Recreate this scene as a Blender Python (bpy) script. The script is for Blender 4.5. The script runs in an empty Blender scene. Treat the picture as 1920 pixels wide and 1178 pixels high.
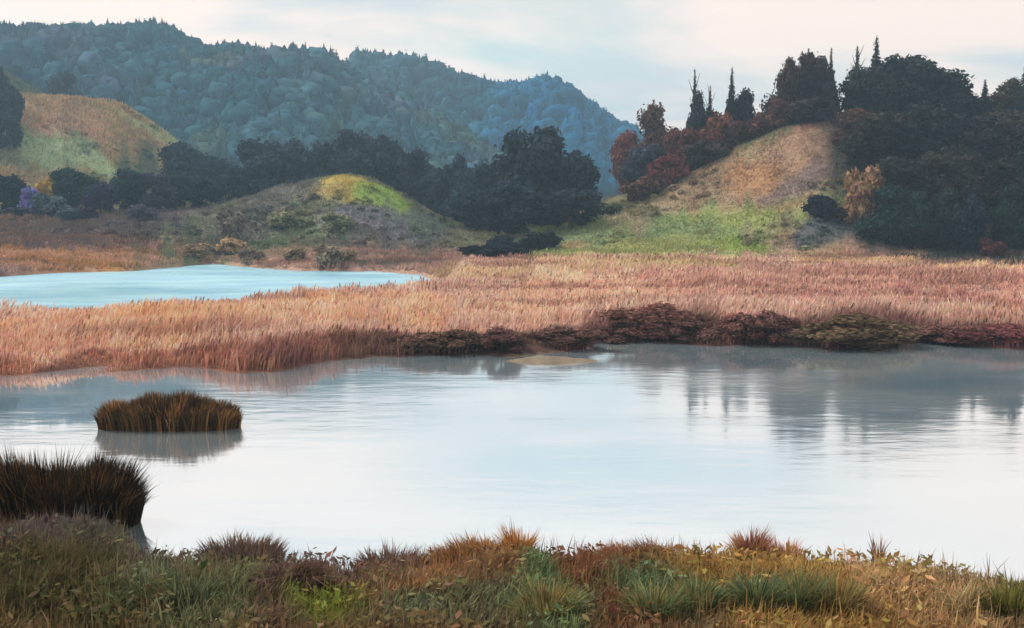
import bpy, math, random
import numpy as np
R = math.radians
sc = bpy.context.scene
COL = sc.collection

# ------------------------------------------------------------------ camera
HCAM, FPX, W0, H0, HOR = 8.0, 960 / math.tan(R(25)), 1920, 1178, 400.0
PITCH = math.atan((H0 / 2 - HOR) / FPX)
cam = bpy.data.objects.new('camera', bpy.data.cameras.new('camera'))
COL.objects.link(cam); sc.camera = cam
cam.location = (0, 0, HCAM); cam.rotation_euler = (R(90) - PITCH, 0, 0)
cam.data.sensor_fit = 'HORIZONTAL'; cam.data.angle = R(50)
cam.data.clip_start = 0.5; cam.data.clip_end = 8000

# ------------------------------------------------------------------ sky, sun, exposure
SUN_AZ, SUN_EL = R(-62), R(44)          # azimuth from +Y towards +X
world = bpy.data.worlds.new('World'); sc.world = world; world.use_nodes = True
nt = world.node_tree; nt.nodes.clear()
def N(t, kind, **kw):
    n = t.nodes.new(kind)
    for k, v in kw.items(): setattr(n, k, v)
    return n
def ramp(t, stops, fac, interp='LINEAR'):
    n = N(t, 'ShaderNodeValToRGB'); cr = n.color_ramp; cr.interpolation = interp
    while len(cr.elements) < len(stops): cr.elements.new(0.5)
    for e, (p, c) in zip(cr.elements, stops):
        e.position = p; e.color = (*c, 1) if len(c) == 3 else c
    t.links.new(fac, n.inputs[0]); return n.outputs[0]
def math_n(t, op, a, b=None):
    n = N(t, 'ShaderNodeMath', operation=op)
    for i, v in enumerate((a, b)):
        if v is None: continue
        if isinstance(v, (int, float)): n.inputs[i].default_value = v
        else: t.links.new(v, n.inputs[i])
    return n.outputs[0]
sky = N(nt, 'ShaderNodeTexSky', sky_type='NISHITA', sun_disc=False)
sky.sun_elevation = SUN_EL; sky.sun_rotation = SUN_AZ; sky.air_density = 1.0; sky.dust_density = 2.0
bg1 = N(nt, 'ShaderNodeBackground'); bg1.inputs[1].default_value = 0.1
nt.links.new(sky.outputs[0], bg1.inputs[0])
tc = N(nt, 'ShaderNodeTexCoord')
sep = N(nt, 'ShaderNodeSeparateXYZ'); nt.links.new(tc.outputs['Generated'], sep.inputs[0])
zz = math_n(nt, 'ADD', math_n(nt, 'MAXIMUM', sep.outputs[2], 0.0), 0.10)
cmb = N(nt, 'ShaderNodeCombineXYZ')
nt.links.new(math_n(nt, 'DIVIDE', sep.outputs[0], zz), cmb.inputs[0])
nt.links.new(math_n(nt, 'DIVIDE', sep.outputs[1], zz), cmb.inputs[1])
def sky_noise(loc, scale, detail, rough=0.5, dist=0.0):
    mp = N(nt, 'ShaderNodeMapping'); nt.links.new(cmb.outputs[0], mp.inputs[0])
    mp.inputs['Location'].default_value = loc; mp.inputs['Scale'].default_value = scale
    n = N(nt, 'ShaderNodeTexNoise'); n.inputs['Scale'].default_value = 1.0
    n.inputs['Detail'].default_value = detail; n.inputs['Roughness'].default_value = rough
    n.inputs['Distortion'].default_value = dist
    nt.links.new(mp.outputs[0], n.inputs['Vector']); return n.outputs['Fac']
n1 = sky_noise((5.3, 0.9, 0), (0.55, 0.62, 1), 7, 0.52, 0.5)
n2 = sky_noise((9.7, 5.2, 0), (0.30, 0.42, 1), 5, 0.5, 0.3)
base = ramp(nt, [(0.30, (0.40, 0.55, 0.62)), (0.50, (0.60, 0.64, 0.64)), (0.68, (0.50, 0.66, 0.64))], n2)
warm = ramp(nt, [(0.35, (0.96, 0.83, 0.73)), (0.55, (1.0, 0.80, 0.69)), (0.75, (0.96, 0.84, 0.79))], n2)
low = N(nt, 'ShaderNodeMapRange', interpolation_type='SMOOTHSTEP'); low.inputs[1].default_value = .02; low.inputs[2].default_value = .17; low.inputs[3].default_value = .10; low.inputs[4].default_value = 0
nt.links.new(sep.outputs[2], low.inputs[0]); n1 = math_n(nt, 'ADD', n1, low.outputs[0])
fac = ramp(nt, [(0.34, (0, 0, 0)), (0.53, (1, 1, 1))], n1, 'EASE')
mix = N(nt, 'ShaderNodeMix', data_type='RGBA')
thin = N(nt, 'ShaderNodeMapRange', interpolation_type='SMOOTHSTEP'); thin.inputs[1].default_value = .16; thin.inputs[2].default_value = .5; thin.inputs[3].default_value = 1.0; thin.inputs[4].default_value = .30
nt.links.new(sep.outputs[2], thin.inputs[0]); fac = math_n(nt, 'MULTIPLY', fac, thin.outputs[0])   # warm cloud banks lie low, the sky clears to grey-blue higher up
nt.links.new(fac, mix.inputs[0]); nt.links.new(base, mix.inputs[6]); nt.links.new(warm, mix.inputs[7])
bg2 = N(nt, 'ShaderNodeBackground'); bg2.inputs[1].default_value = 0.88
nt.links.new(mix.outputs[2], bg2.inputs[0])
ms = N(nt, 'ShaderNodeMixShader'); ms.inputs[0].default_value = 0.9
nt.links.new(bg1.outputs[0], ms.inputs[1]); nt.links.new(bg2.outputs[0], ms.inputs[2])
wo = N(nt, 'ShaderNodeOutputWorld'); nt.links.new(ms.outputs[0], wo.inputs[0])

sun = bpy.data.objects.new('sun', bpy.data.lights.new('sun', 'SUN')); COL.objects.link(sun)
sun.data.energy = 2.2; sun.data.angle = R(8); sun.data.color = (1.0, 0.91, 0.80)
sun.rotation_euler = (R(90) - SUN_EL, 0, math.pi - SUN_AZ)
sun.location = (-60, 40, 120)
vs = sc.view_settings
vs.view_transform = 'Standard'; vs.look = 'None'; vs.gamma = 1.0; vs.use_curve_mapping = False; vs.exposure = 0.54
cy = sc.cycles
cy.max_bounces = 6; cy.diffuse_bounces = 3; cy.glossy_bounces = 3; cy.transmission_bounces = 2
cy.volume_bounces = 1; cy.transparent_max_bounces = 6; cy.use_denoising = True

# ------------------------------------------------------------------ maths helpers
rng = np.random.default_rng(7)
def lin(c, k=1.0):
    c = np.array(c, float) / 255.0
    c = np.where(c <= 0.04045, c / 12.92, ((c + 0.055) / 1.055) ** 2.4) * k
    return c * .86 + .14 * (c @ np.array([.3, .55, .15]))
def ray(px, py):
    a, b = px - W0 / 2, H0 / 2 - py
    s, c = math.sin(PITCH), math.cos(PITCH)
    return np.array([a, FPX * c + b * s, -FPX * s + b * c])
def at_depth(px, py, Y):
    d = ray(px, py); t = Y / d[1]
    return np.array([d[0] * t, Y, HCAM + d[2] * t])
def on_water(px, py):
    d = ray(px, py); t = -HCAM / d[2]
    return d[0] * t, d[1] * t
def _hash(ix, iy, seed):
    v = (ix.astype(np.int64) * 374761393 + iy.astype(np.int64) * 668265263 + seed * 974634777) & 0x7fffffff
    v = ((v ^ (v >> 13)) * 1274126177) & 0x7fffffff
    return ((v ^ (v >> 16)) & 0xffff) / 65535.0
def noise(x, y, seed=0):
    x = np.asarray(x, float); y = np.asarray(y, float)
    ix, iy = np.floor(x), np.floor(y); fx, fy = x - ix, y - iy
    fx, fy = fx * fx * (3 - 2 * fx), fy * fy * (3 - 2 * fy)
    a, b = _hash(ix, iy, seed), _hash(ix + 1, iy, seed)
    c, d = _hash(ix, iy + 1, seed), _hash(ix + 1, iy + 1, seed)
    return (a * (1 - fx) + b * fx) * (1 - fy) + (c * (1 - fx) + d * fx) * fy
def fbm(x, y, o=4, seed=0):
    s, a, t = 0, 0.5, 0
    for i in range(o):
        s = s + a * noise(np.asarray(x) * 2 ** i, np.asarray(y) * 2 ** i, seed + 17 * i); t += a; a *= 0.5
    return s / t
def sstep(a, b, x):
    t = np.clip((x - a) / (b - a), 0, 1); return t * t * (3 - 2 * t)

# ------------------------------------------------------------------ lie of the land (world metres)
def curve(pts):
    q = np.array([on_water(*p) for p in pts]); q = q[np.argsort(q[:, 0])]
    return lambda x: np.interp(x, q[:, 0], q[:, 1])
near_shore = curve([(-700, 985), (-200, 985), (0, 985), (225, 985), (285, 1045), (400, 1060), (620, 1058), (680, 1085), (760, 1062), (950, 1040),
                    (1200, 1046), (1400, 1050), (1700, 1062), (1820, 1108), (1920, 1100), (2300, 1080), (2700, 1080)])
far_shore = curve([(-600, 725), (0, 706), (60, 702), (190, 700), (235, 682), (330, 688), (440, 699), (510, 698), (620, 676), (700, 670), (890, 664),
                   (960, 670), (1090, 655), (1120, 641), (1240, 641), (1330, 650), (1420, 646), (1560, 655), (1640, 657), (1730, 642), (1820, 650),
                   (1920, 656), (2500, 664)])
pond_near = curve([(-700, 625), (0, 600), (140, 594), (330, 580), (500, 568), (650, 558), (760, 550), (826, 541)])
pond_far = curve([(-700, 530), (0, 519), (100, 512), (250, 508), (330, 501), (400, 494), (480, 502), (560, 508), (700, 509), (790, 515), (835, 533)])
XPOND = on_water(830, 534)[0]
def crest(pts, Y, drop=0.0):
    q = np.array([at_depth(a, b, Y)[[0, 2]] for a, b in pts])
    return lambda x: np.interp(x, q[:, 0], q[:, 1]) - drop
ridge_a = crest([(-900, 70), (-300, 55), (0, 66), (60, 58), (110, 50), (188, 48), (198, 70), (206, 84), (214, 66), (226, 48), (300, 58), (380, 84), (470, 96), (560, 100), (610, 112), (630, 122), (655, 146), (720, 190),
                 (800, 215), (900, 270), (1000, 330), (1200, 395), (1500, 400), (2600, 400)], 650, 8.5)
ridge_b = crest([(-900, 200), (400, 190), (560, 150), (640, 142), (660, 136), (668, 104), (760, 124), (780, 134), (850, 152), (960, 162), (1040, 166), (1090, 195), (1150, 240),
                 (1200, 262), (1400, 290), (1900, 300), (2800, 300)], 880, 7.5)
hill_r = crest([(300, 468), (800, 468), (950, 440), (1050, 412), (1180, 366), (1250, 345), (1300, 318), (1350, 285), (1400, 256), (1470, 224), (1540, 213), (1620, 228), (1750, 215), (1920, 235), (2600, 225), (3400, 300)], 230)
MUD = on_water(1028, 677)
ISL = on_water(320, 800)
def gauss(x, y, cx, cy_, sx, sy): return np.exp(-((x - cx) / sx) ** 2 - ((y - cy_) / sy) ** 2)
def height(x, y):
    x = np.asarray(x, float); y = np.asarray(y, float)
    wob = (fbm(x * 0.9, y * 0.9, 3, 5) - 0.5)
    yn, yf = near_shore(x) + wob * 0.7, far_shore(x) + wob * 1.6
    pn, pf = pond_near(x) + wob * 2.5, pond_far(x) + wob * 4
    depth = -0.9
    fore = 0.9 * sstep(0, 5, yn - y) + 0.35 * sstep(4, 16, yn - y) + 0.35 * (fbm(x * .5, y * .5, 3, 9) - 0.5) * sstep(0, 3, yn - y)
    z = np.where(y < yn, fore - 0.02, depth * sstep(0, 3, y - yn))
    spit = 0.45 * sstep(-0.2, 2.5, y - yf) + 0.25 * (fbm(x * .2, y * .2, 3, 3) - .4) * sstep(0, 4, y - yf)
    lake = depth * sstep(0, 3, yf - y)
    z = np.where(y > (yn + yf) / 2, np.where(y > yf, spit, lake), z)
    # back country
    left = sstep(-4, -36, x)
    b = 0.5 + left * (0.095 * np.clip(y - pf, 0, 70) + 0.03 * np.clip(y - pf - 70, 0, 400)) + (1 - left) * (0.012 * np.clip(y - 150, 0, 80) + 0.02 * np.clip(y - 230, 0, 400))
    b = b + 1.2 * (fbm(x * .06, y * .06, 4, 2) - .5) * sstep(3, 30, y - pf)
    inpond = sstep(XPOND + 1, XPOND - 6, x)
    pond = -0.9 * np.minimum(sstep(0, 3, y - pn), sstep(0, 4, pf - y))
    zb = np.where(y > pf, b, np.where(y > pn, np.where(inpond > 0, pond * inpond + 0.35 * (1 - inpond), 0.5), 0.5))
    back = np.where(x < XPOND + 1, y > pn, y > pf)
    z = np.where(back & (y > yf + 5), np.where(x < XPOND + 1, zb, np.maximum(b, spit)), z)
    # knoll with the yellow patch, shoulder above it
    kn = 9.0 * gauss(x, y, -37, 238, 21, 24) + 1.6 * gauss(x, y, -14, 214, 13, 16)
    kn = kn + 58 * gauss(x, y, -238, 425, 90, 92) + 16 * gauss(x, y, -160, 330, 48, 42) + 15 * gauss(x, y, -140, 388, 28, 44) + 4 * gauss(x, y, -215, 250, 60, 30)
    kn = kn + 7 * (fbm(x * .03, y * .03, 4, 21) - .5) * sstep(230, 330, y)
    z = z + kn
    # hill on the right
    hr = np.maximum(hill_r(x) - 1.5, 0) * sstep(172, 232, y) * (1 - 0.75 * sstep(245, 340, y))
    hr = hr * (0.96 + 0.1 * (fbm(x * .05, y * .05, 3, 31) - .5))
    z = z + np.where(y > 165, hr, 0) + 2.2 * (fbm(x * .10, y * .10, 4, 35) - .5) * sstep(178, 205, y) * sstep(420, 300, y)
    ra = ridge_a(x) * np.where(y < 650, np.exp(-((y - 650) / 150) ** 2), 1 - 0.3 * sstep(650, 900, y)) * (0.985 + (0.0 + .5 * sstep(640, 560, y)) * (fbm(x * .014 + y * .006, y * .004, 4, 41) - .5))
    rb = ridge_b(x) * np.where(y < 880, np.exp(-((y - 880) / 150) ** 2), 1 - 0.8 * sstep(900, 1700, y)) * (0.985 + (0.0 + .4 * sstep(870, 780, y)) * (fbm(x * .012 - y * .005, y * .004, 4, 43) - .5))
    far = np.maximum(ra, rb)
    z = np.where(y > 260, np.maximum(z, far) * sstep(260, 330, y) + z * (1 - sstep(260, 330, y)), z)
    # mud bar
    z = np.maximum(z, np.where(gauss(x, y, *MUD, 2.6, 1.5) > 0.02, 0.42 * gauss(x, y, *MUD, 2.6, 1.5) - 0.18 + .28 * wob, -9))
    z = np.maximum(z, np.where(gauss(x, y, ISL[0], ISL[1], 2.7, .7) > 0.02, 0.5 * gauss(x, y, ISL[0], ISL[1], 2.7, .7) - 0.25, -9))
    return z
def hit(px, py):
    d = ray(px, py); Y = np.concatenate([np.arange(15, 130, .15), np.arange(130, 420, .5), np.arange(420, 1200, 1.5)])
    t = Y / d[1]; X = d[0] * t; Z = HCAM + d[2] * t
    under = np.nonzero(height(X, Y) > Z)[0]
    if len(under) == 0: return None
    return X[under[0]], Y[under[0]]

# ------------------------------------------------------------------ colour of the vegetation cover
PATCH = []
def patch(px, py, rx, ry, c, k=1.0, soft=0.45):
    p = hit(px, py)
    if p is None: return
    a, b = hit(px, py - ry), hit(px, py + ry)
    ys = [q[1] for q in (a, b) if q is not None]
    ry_w = max([abs(q - p[1]) for q in ys] + [0.4])
    ry_w = min(ry_w, 6 * rx * p[1] / FPX)
    PATCH.append((p[0], p[1], rx * p[1] / FPX, ry_w, lin(c, k), soft))
# left hill, meadows
patch(150, 200, 130, 90, (172, 140, 98)); patch(265, 235, 110, 70, (170, 142, 90)); patch(120, 235, 60, 40, (184, 146, 112)); patch(300, 230, 40, 26, (196, 152, 110))
patch(60, 265, 120, 40, (150, 166, 118)); patch(150, 305, 90, 30, (160, 176, 130)); patch(20, 300, 60, 25, (140, 140, 105)); patch(325, 262, 30, 22, (170, 172, 110))
# left shore
patch(150, 430, 230, 40, (110, 92, 84)); patch(60, 405, 90, 25, (132, 100, 78)); patch(330, 410, 120, 30, (112, 98, 98)); patch(110, 487, 300, 22, (172, 122, 62), 1.1); patch(250, 478, 120, 14, (160, 116, 70)); patch(430, 482, 110, 14, (150, 112, 74))
patch(300, 460, 200, 12, (120, 96, 78)); patch(640, 470, 160, 16, (128, 112, 98)); patch(740, 490, 120, 12, (126, 112, 98)); patch(520, 455, 140, 12, (98, 92, 90))
# knoll
patch(640, 400, 260, 60, (120, 116, 110)); patch(560, 345, 130, 22, (120, 128, 92)); patch(655, 362, 85, 26, (188, 166, 58), 1.1, .3); patch(600, 372, 60, 18, (176, 156, 82)); patch(700, 368, 36, 24, (140, 166, 60), 1.1)
patch(745, 362, 40, 26, (122, 152, 84)); patch(580, 408, 90, 22, (118, 120, 88)); patch(720, 420, 110, 24, (128, 124, 132)); patch(790, 415, 80, 20, (110, 122, 108)); patch(850, 415, 50, 16, (168, 138, 100)); patch(500, 385, 70, 30, (112, 108, 98))
# right meadow and tan hill
patch(1240, 428, 290, 60, (144, 154, 92), 1.1); patch(1290, 415, 130, 30, (136, 156, 100)); patch(1080, 450, 90, 24, (140, 154, 106)); patch(1400, 400, 110, 25, (158, 168, 84)); patch(1390, 465, 70, 12, (146, 170, 62)); patch(1200, 470, 150, 12, (160, 162, 92))
patch(1110, 452, 22, 7, (186, 164, 116)); patch(1490, 448, 50, 14, (194, 160, 112)); patch(1530, 450, 80, 22, (104, 106, 108)); patch(1570, 440, 70, 26, (98, 104, 110)); patch(1555, 415, 45, 10, (150, 160, 74)); patch(1480, 385, 30, 14, (178, 158, 104))
patch(1450, 300, 210, 85, (168, 136, 112), 1.1); patch(1390, 290, 90, 45, (164, 142, 104)); patch(1340, 330, 70, 30, (156, 130, 100)); patch(1430, 325, 60, 45, (182, 136, 92)); patch(1500, 345, 90, 25, (142, 120, 112)); patch(1490, 260, 70, 30, (170, 134, 106)); patch(1600, 300, 60, 40, (150, 110, 76)); patch(1530, 235, 60, 18, (160, 116, 96)); patch(1190, 385, 50, 20, (150, 138, 104)); patch(1150, 380, 40, 16, (170, 160, 120))
patch(1740, 440, 140, 80, (66, 66, 60)); patch(1760, 330, 140, 60, (70, 60, 54))
# flat reed marsh on the right
patch(1200, 500, 260, 14, (176, 150, 108)); patch(1600, 492, 160, 12, (182, 146, 108)); patch(1850, 510, 110, 12, (196, 152, 106)); patch(1050, 500, 100, 14, (196, 156, 124)); patch(900, 515, 90, 12, (190, 156, 122))
patch(1700, 530, 300, 20, (176, 126, 110)); patch(1350, 535, 260, 22, (184, 136, 118)); patch(1100, 545, 160, 25, (206, 156, 130)); patch(1000, 575, 120, 22, (208, 160, 134)); patch(1080, 520, 60, 8, (222, 178, 146)); patch(1830, 570, 120, 20, (158, 108, 94)); patch(1520, 560, 160, 18, (190, 140, 124))
# reed spit on the left
patch(100, 620, 170, 30, (196, 142, 110)); patch(180, 605, 50, 28, (208, 152, 126)); patch(400, 600, 200, 30, (204, 146, 104)); patch(620, 585, 160, 26, (206, 148, 108)); patch(530, 610, 90, 18, (206, 154, 124)); patch(760, 575, 120, 22, (210, 154, 122)); patch(800, 600, 90, 18, (198, 146, 112)); patch(300, 640, 60, 18, (192, 140, 90)); patch(60, 655, 140, 14, (176, 122, 96)); patch(440, 620, 60, 12, (198, 146, 96))
# foreground bank
FG = [(60, 990, 90, 60, (62, 44, 26)), (110, 1010, 90, 30, (84, 70, 72)), (250, 1060, 180, 60, (92, 84, 66)), (60, 1110, 150, 90, (84, 76, 46)), (250, 1140, 130, 50, (86, 80, 46)), (330, 1090, 70, 50, (100, 104, 74)),
      (450, 1050, 90, 50, (104, 86, 72)), (520, 1030, 60, 30, (112, 92, 80)), (430, 1110, 80, 30, (104, 104, 70)), (610, 1090, 80, 50, (96, 76, 70)), (720, 1060, 110, 60, (112, 86, 72)), (860, 1060, 110, 40, (138, 96, 58)),
      (940, 1010, 70, 35, (160, 108, 50)), (1080, 1050, 100, 45, (124, 78, 48)), (1150, 1110, 90, 40, (116, 76, 48)), (1210, 1020, 90, 25, (132, 88, 58)), (600, 1155, 90, 30, (112, 116, 34)), (800, 1125, 150, 14, (140, 104, 62)), (760, 1160, 90, 25, (108, 108, 76)), (900, 1150, 90, 30, (100, 96, 66)),
      (1020, 1120, 70, 60, (98, 112, 72)), (1250, 1130, 120, 50, (92, 108, 72)), (1330, 1060, 70, 30, (132, 110, 46)), (1400, 1050, 90, 35, (128, 100, 50)), (1470, 1110, 200, 70, (152, 118, 56)), (1560, 1050, 90, 30, (134, 110, 44)), (1640, 1070, 110, 40, (142, 114, 50)),
      (1680, 1110, 90, 40, (166, 130, 84)), (1760, 1080, 70, 40, (120, 108, 40)), (1820, 1120, 40, 50, (150, 126, 86)), (1890, 1120, 60, 70, (100, 98, 36)), (1310, 1160, 60, 20, (176, 128, 78)), (1600, 1165, 80, 20, (150, 118, 72)), (1500, 1170, 60, 18, (176, 134, 88))]
for a in FG: patch(*a[:4], a[4], 1.0, .5)

def cover(x, y):
    x = np.asarray(x, float); y = np.asarray(y, float)
    s = np.clip(y / 60, .35, 6)
    wx = x + (fbm(x / s * .35, y / s * .35, 4, 51) - .5) * 3.2 * s
    wy = y + (fbm(x / s * .35, y / s * .35, 4, 61) - .5) * 4.5 * s
    rag = (fbm(x / s * 2.2, y / s * 2.2, 4, 57) - .5) * np.where(y < 40, .6, 1.1)
    c = np.empty(x.shape + (3,))
    yn, yf = near_shore(x), far_shore(x)
    c[:] = lin((186, 146, 128))
    def put(m, col): 
        m = np.asarray(m, float)[..., None]; c[:] = c * (1 - m) + np.asarray(col) * m
    put(y < yn + 2, lin((112, 88, 56)))
    put(sstep(175, 200, y), lin((122, 120, 88)))
    put(sstep(290, 330, y), lin((96, 104, 80)))
    put(sstep(430, 480, y), lin((62, 80, 78)))
    for cx, cy_, rx, ry, col, soft in PATCH:
        q = np.sqrt(((wx - cx) / rx) ** 2 + ((wy - cy_) / ry) ** 2) + rag
        m = 1 - sstep(1 - soft, 1 + soft * .6, q)
        if m.max() > 0: put(m, col)
    dr = sstep(.52, .62, fbm(x * .05, y * .16, 4, 141)) * (y > yf) * (y < 180); put(dr * .4, lin((216, 166, 142)))
    dr = sstep(.54, .64, fbm(x * .06, y * .2, 4, 143)) * (y > yf) * (y < 180); put(dr * .6, lin((140, 100, 84)))
    # wet dead stems along the far shore of the lagoon: dark maroon brown
    dw = wy - yf
    width = np.interp(x, [-45, -25, -12, -2, 10, 45], [2.4, 3.0, 6.5, 10, 13, 12])
    m = (y > yn + 4) * (1 - sstep(width * .45, width * 1.05, dw))
    dark = np.where((fbm(x * .25, y * .25, 3, 71) > .5)[..., None], lin((104, 64, 60)), lin((88, 60, 50)))
    leftc = np.where((fbm(x * .4, y * .4, 3, 73) > .5)[..., None], lin((126, 78, 68)), lin((150, 98, 74)))
    t = sstep(-16, -6, x)[..., None]
    m = m * sstep(.15, .5, fbm(x * .5, y * .3, 3, 75) + .35 * (1 - dw / width)); put(m * .94, leftc * (1 - t) + dark * t)
    put(np.clip(gauss(x, y, ISL[0], ISL[1], 5, 2.5) * 4, 0, 1) * (y < yf - 5), lin((38, 30, 22)))
    md = gauss(x, y, *MUD, 3.4, 2.2); put(np.clip(md * 3, 0, 1) * (y < yf), lin((150, 134, 114)))
    c *= (0.82 + 0.36 * fbm(x / s * 1.3, y / s * 1.3, 3, 81))[..., None]
    return np.clip(c, 0.004, .8)

# ------------------------------------------------------------------ mesh and object helpers
def build_mesh(name, verts, faces, cols=None, mat=None, smooth=False):
    verts = np.asarray(verts, np.float32); faces = np.asarray(faces, np.int32)
    me = bpy.data.meshes.new(name); k = faces.shape[1]
    me.vertices.add(len(verts)); me.vertices.foreach_set('co', verts.ravel())
    me.loops.add(faces.size); me.loops.foreach_set('vertex_index', faces.ravel())
    me.polygons.add(len(faces)); me.polygons.foreach_set('loop_start', np.arange(0, faces.size, k, dtype=np.int32))
    me.polygons.foreach_set('use_smooth', np.broadcast_to(np.asarray(smooth), (len(faces),)).copy())
    if cols is not None:
        at = me.color_attributes.new('Col', 'FLOAT_COLOR', 'POINT')
        at.data.foreach_set('color', np.concatenate([cols, np.ones((len(cols), 1))], 1).astype(np.float32).ravel())
    if mat: me.materials.append(mat)
    me.update(calc_edges=True); return me
def link(name, data, parent=None, **props):
    o = bpy.data.objects.new(name, data); COL.objects.link(o)
    if parent: o.parent = parent
    for k, v in props.items(): o[k] = v
    return o

def new_mat(name):
    m = bpy.data.materials.new(name); m.use_nodes = True; t = m.node_tree; t.nodes.clear()
    return m, t, N(t, 'ShaderNodeOutputMaterial')
def leaf_material(name, translucent=0.25, use_obj=True, vary=0.35):
    m, t, out = new_mat(name)
    at = N(t, 'ShaderNodeAttribute', attribute_name='Col'); c = at.outputs['Color']
    if use_obj:
        oi = N(t, 'ShaderNodeObjectInfo'); mx = N(t, 'ShaderNodeMix', data_type='RGBA', blend_type='MULTIPLY'); mx.inputs[0].default_value = 1
        t.links.new(c, mx.inputs[6]); t.links.new(oi.outputs['Color'], mx.inputs[7]); c = mx.outputs[2]
    df = N(t, 'ShaderNodeBsdfDiffuse'); tr = N(t, 'ShaderNodeBsdfTranslucent'); sh = N(t, 'ShaderNodeMixShader'); sh.inputs[0].default_value = translucent
    t.links.new(c, df.inputs[0]); t.links.new(c, tr.inputs[0]); t.links.new(df.outputs[0], sh.inputs[1]); t.links.new(tr.outputs[0], sh.inputs[2])
    t.links.new(sh.outputs[0], out.inputs[0]); return m
MAT_LEAF = leaf_material('foliage', .22, True)
MAT_BLADE = leaf_material('dry_stems', .25, False)
def bark_material():
    m, t, out = new_mat('bark'); b = N(t, 'ShaderNodeBsdfPrincipled'); b.inputs['Roughness'].default_value = .95
    n = N(t, 'ShaderNodeTexNoise'); n.inputs['Scale'].default_value = 9; n.inputs['Detail'].default_value = 6
    t.links.new(ramp(t, [(.3, (.035, .026, .02)), (.7, (.10, .08, .065))], n.outputs[0]), b.inputs['Base Color'])
    t.links.new(b.outputs[0], out.inputs[0]); return m
MAT_BARK = bark_material()
def ground_material():
    m, t, out = new_mat('turf_and_soil'); b = N(t, 'ShaderNodeBsdfPrincipled'); b.inputs['Roughness'].default_value = .95; b.inputs['Specular IOR Level'].default_value = .15
    at = N(t, 'ShaderNodeAttribute', attribute_name='Col'); tcn = N(t, 'ShaderNodeTexCoord')
    n = N(t, 'ShaderNodeTexNoise'); n.inputs['Scale'].default_value = 1.1; n.inputs['Detail'].default_value = 9; n.inputs['Roughness'].default_value = .7
    t.links.new(tcn.outputs['Object'], n.inputs['Vector'])
    mx = N(t, 'ShaderNodeMix', data_type='RGBA', blend_type='MULTIPLY'); mx.inputs[0].default_value = 1
    t.links.new(at.outputs['Color'], mx.inputs[6]); t.links.new(ramp(t, [(.3, (.55, .52, .5)), (.7, (1.15, 1.12, 1.1))], n.outputs[0]), mx.inputs[7])
    t.links.new(mx.outputs[2], b.inputs['Base Color'])
    bp = N(t, 'ShaderNodeBump'); bp.inputs['Strength'].default_value = .8; bp.inputs['Distance'].default_value = .35
    t.links.new(n.outputs[0], bp.inputs['Height']); t.links.new(bp.outputs[0], b.inputs['Normal'])
    t.links.new(b.outputs[0], out.inputs[0]); return m
MAT_GROUND = ground_material()

# ------------------------------------------------------------------ ground sheet, split into the pieces of land
def build_land():
    ys = [-80.0]
    while ys[-1] < 14: ys.append(ys[-1] + (6 if ys[-1] < 4 else 2))
    while ys[-1] < 2600: ys.append(ys[-1] * 1.0 + max(.28, (ys[-1] - 2) * .0115))
    ys = np.array(ys); ts = np.concatenate([np.linspace(-1.6, -.62, 40)[:-1], np.linspace(-.62, .62, 330), np.linspace(.62, 1.6, 40)[1:]])
    Yg, T = np.meshgrid(ys, ts, indexing='ij'); X = T * (np.abs(Yg) + 12)
    Z = height(X, Yg); C = cover(X, Yg)
    nr, nc = X.shape; V = np.stack([X, Yg, Z], -1).reshape(-1, 3); C = C.reshape(-1, 3)
    idx = np.arange(nr * nc).reshape(nr, nc)
    F = np.stack([idx[:-1, :-1], idx[:-1, 1:], idx[1:, 1:], idx[1:, :-1]], -1).reshape(-1, 4)
    cx, cyy = V[F].mean(1)[:, 0], V[F].mean(1)[:, 1]
    reg = np.full(len(F), 0)
    reg[cyy > near_shore(cx) + 6] = 1
    reg[(cyy > 172) & (cx > 8)] = 2
    reg[(cx <= 8) & (cyy > pond_far(cx) + 0)] = 3
    reg[(cyy > 290) & (cx < -60)] = 4
    reg[cyy > 470] = 5
    reg[(cyy > 300) & (cx >= -60)] = 5
    for i, nm in enumerate(['ground_foreground_bank', 'ground_reed_marsh', 'hill_tan', 'ground_shore_and_knoll', 'hill_left_slope', 'hills_ridge']):
        f = F[reg == i]; u, inv = np.unique(f, return_inverse=True)
        link(nm, build_mesh(nm, V[u], inv.reshape(-1, 4), C[u], MAT_GROUND, True), kind='structure')
build_land()

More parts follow.
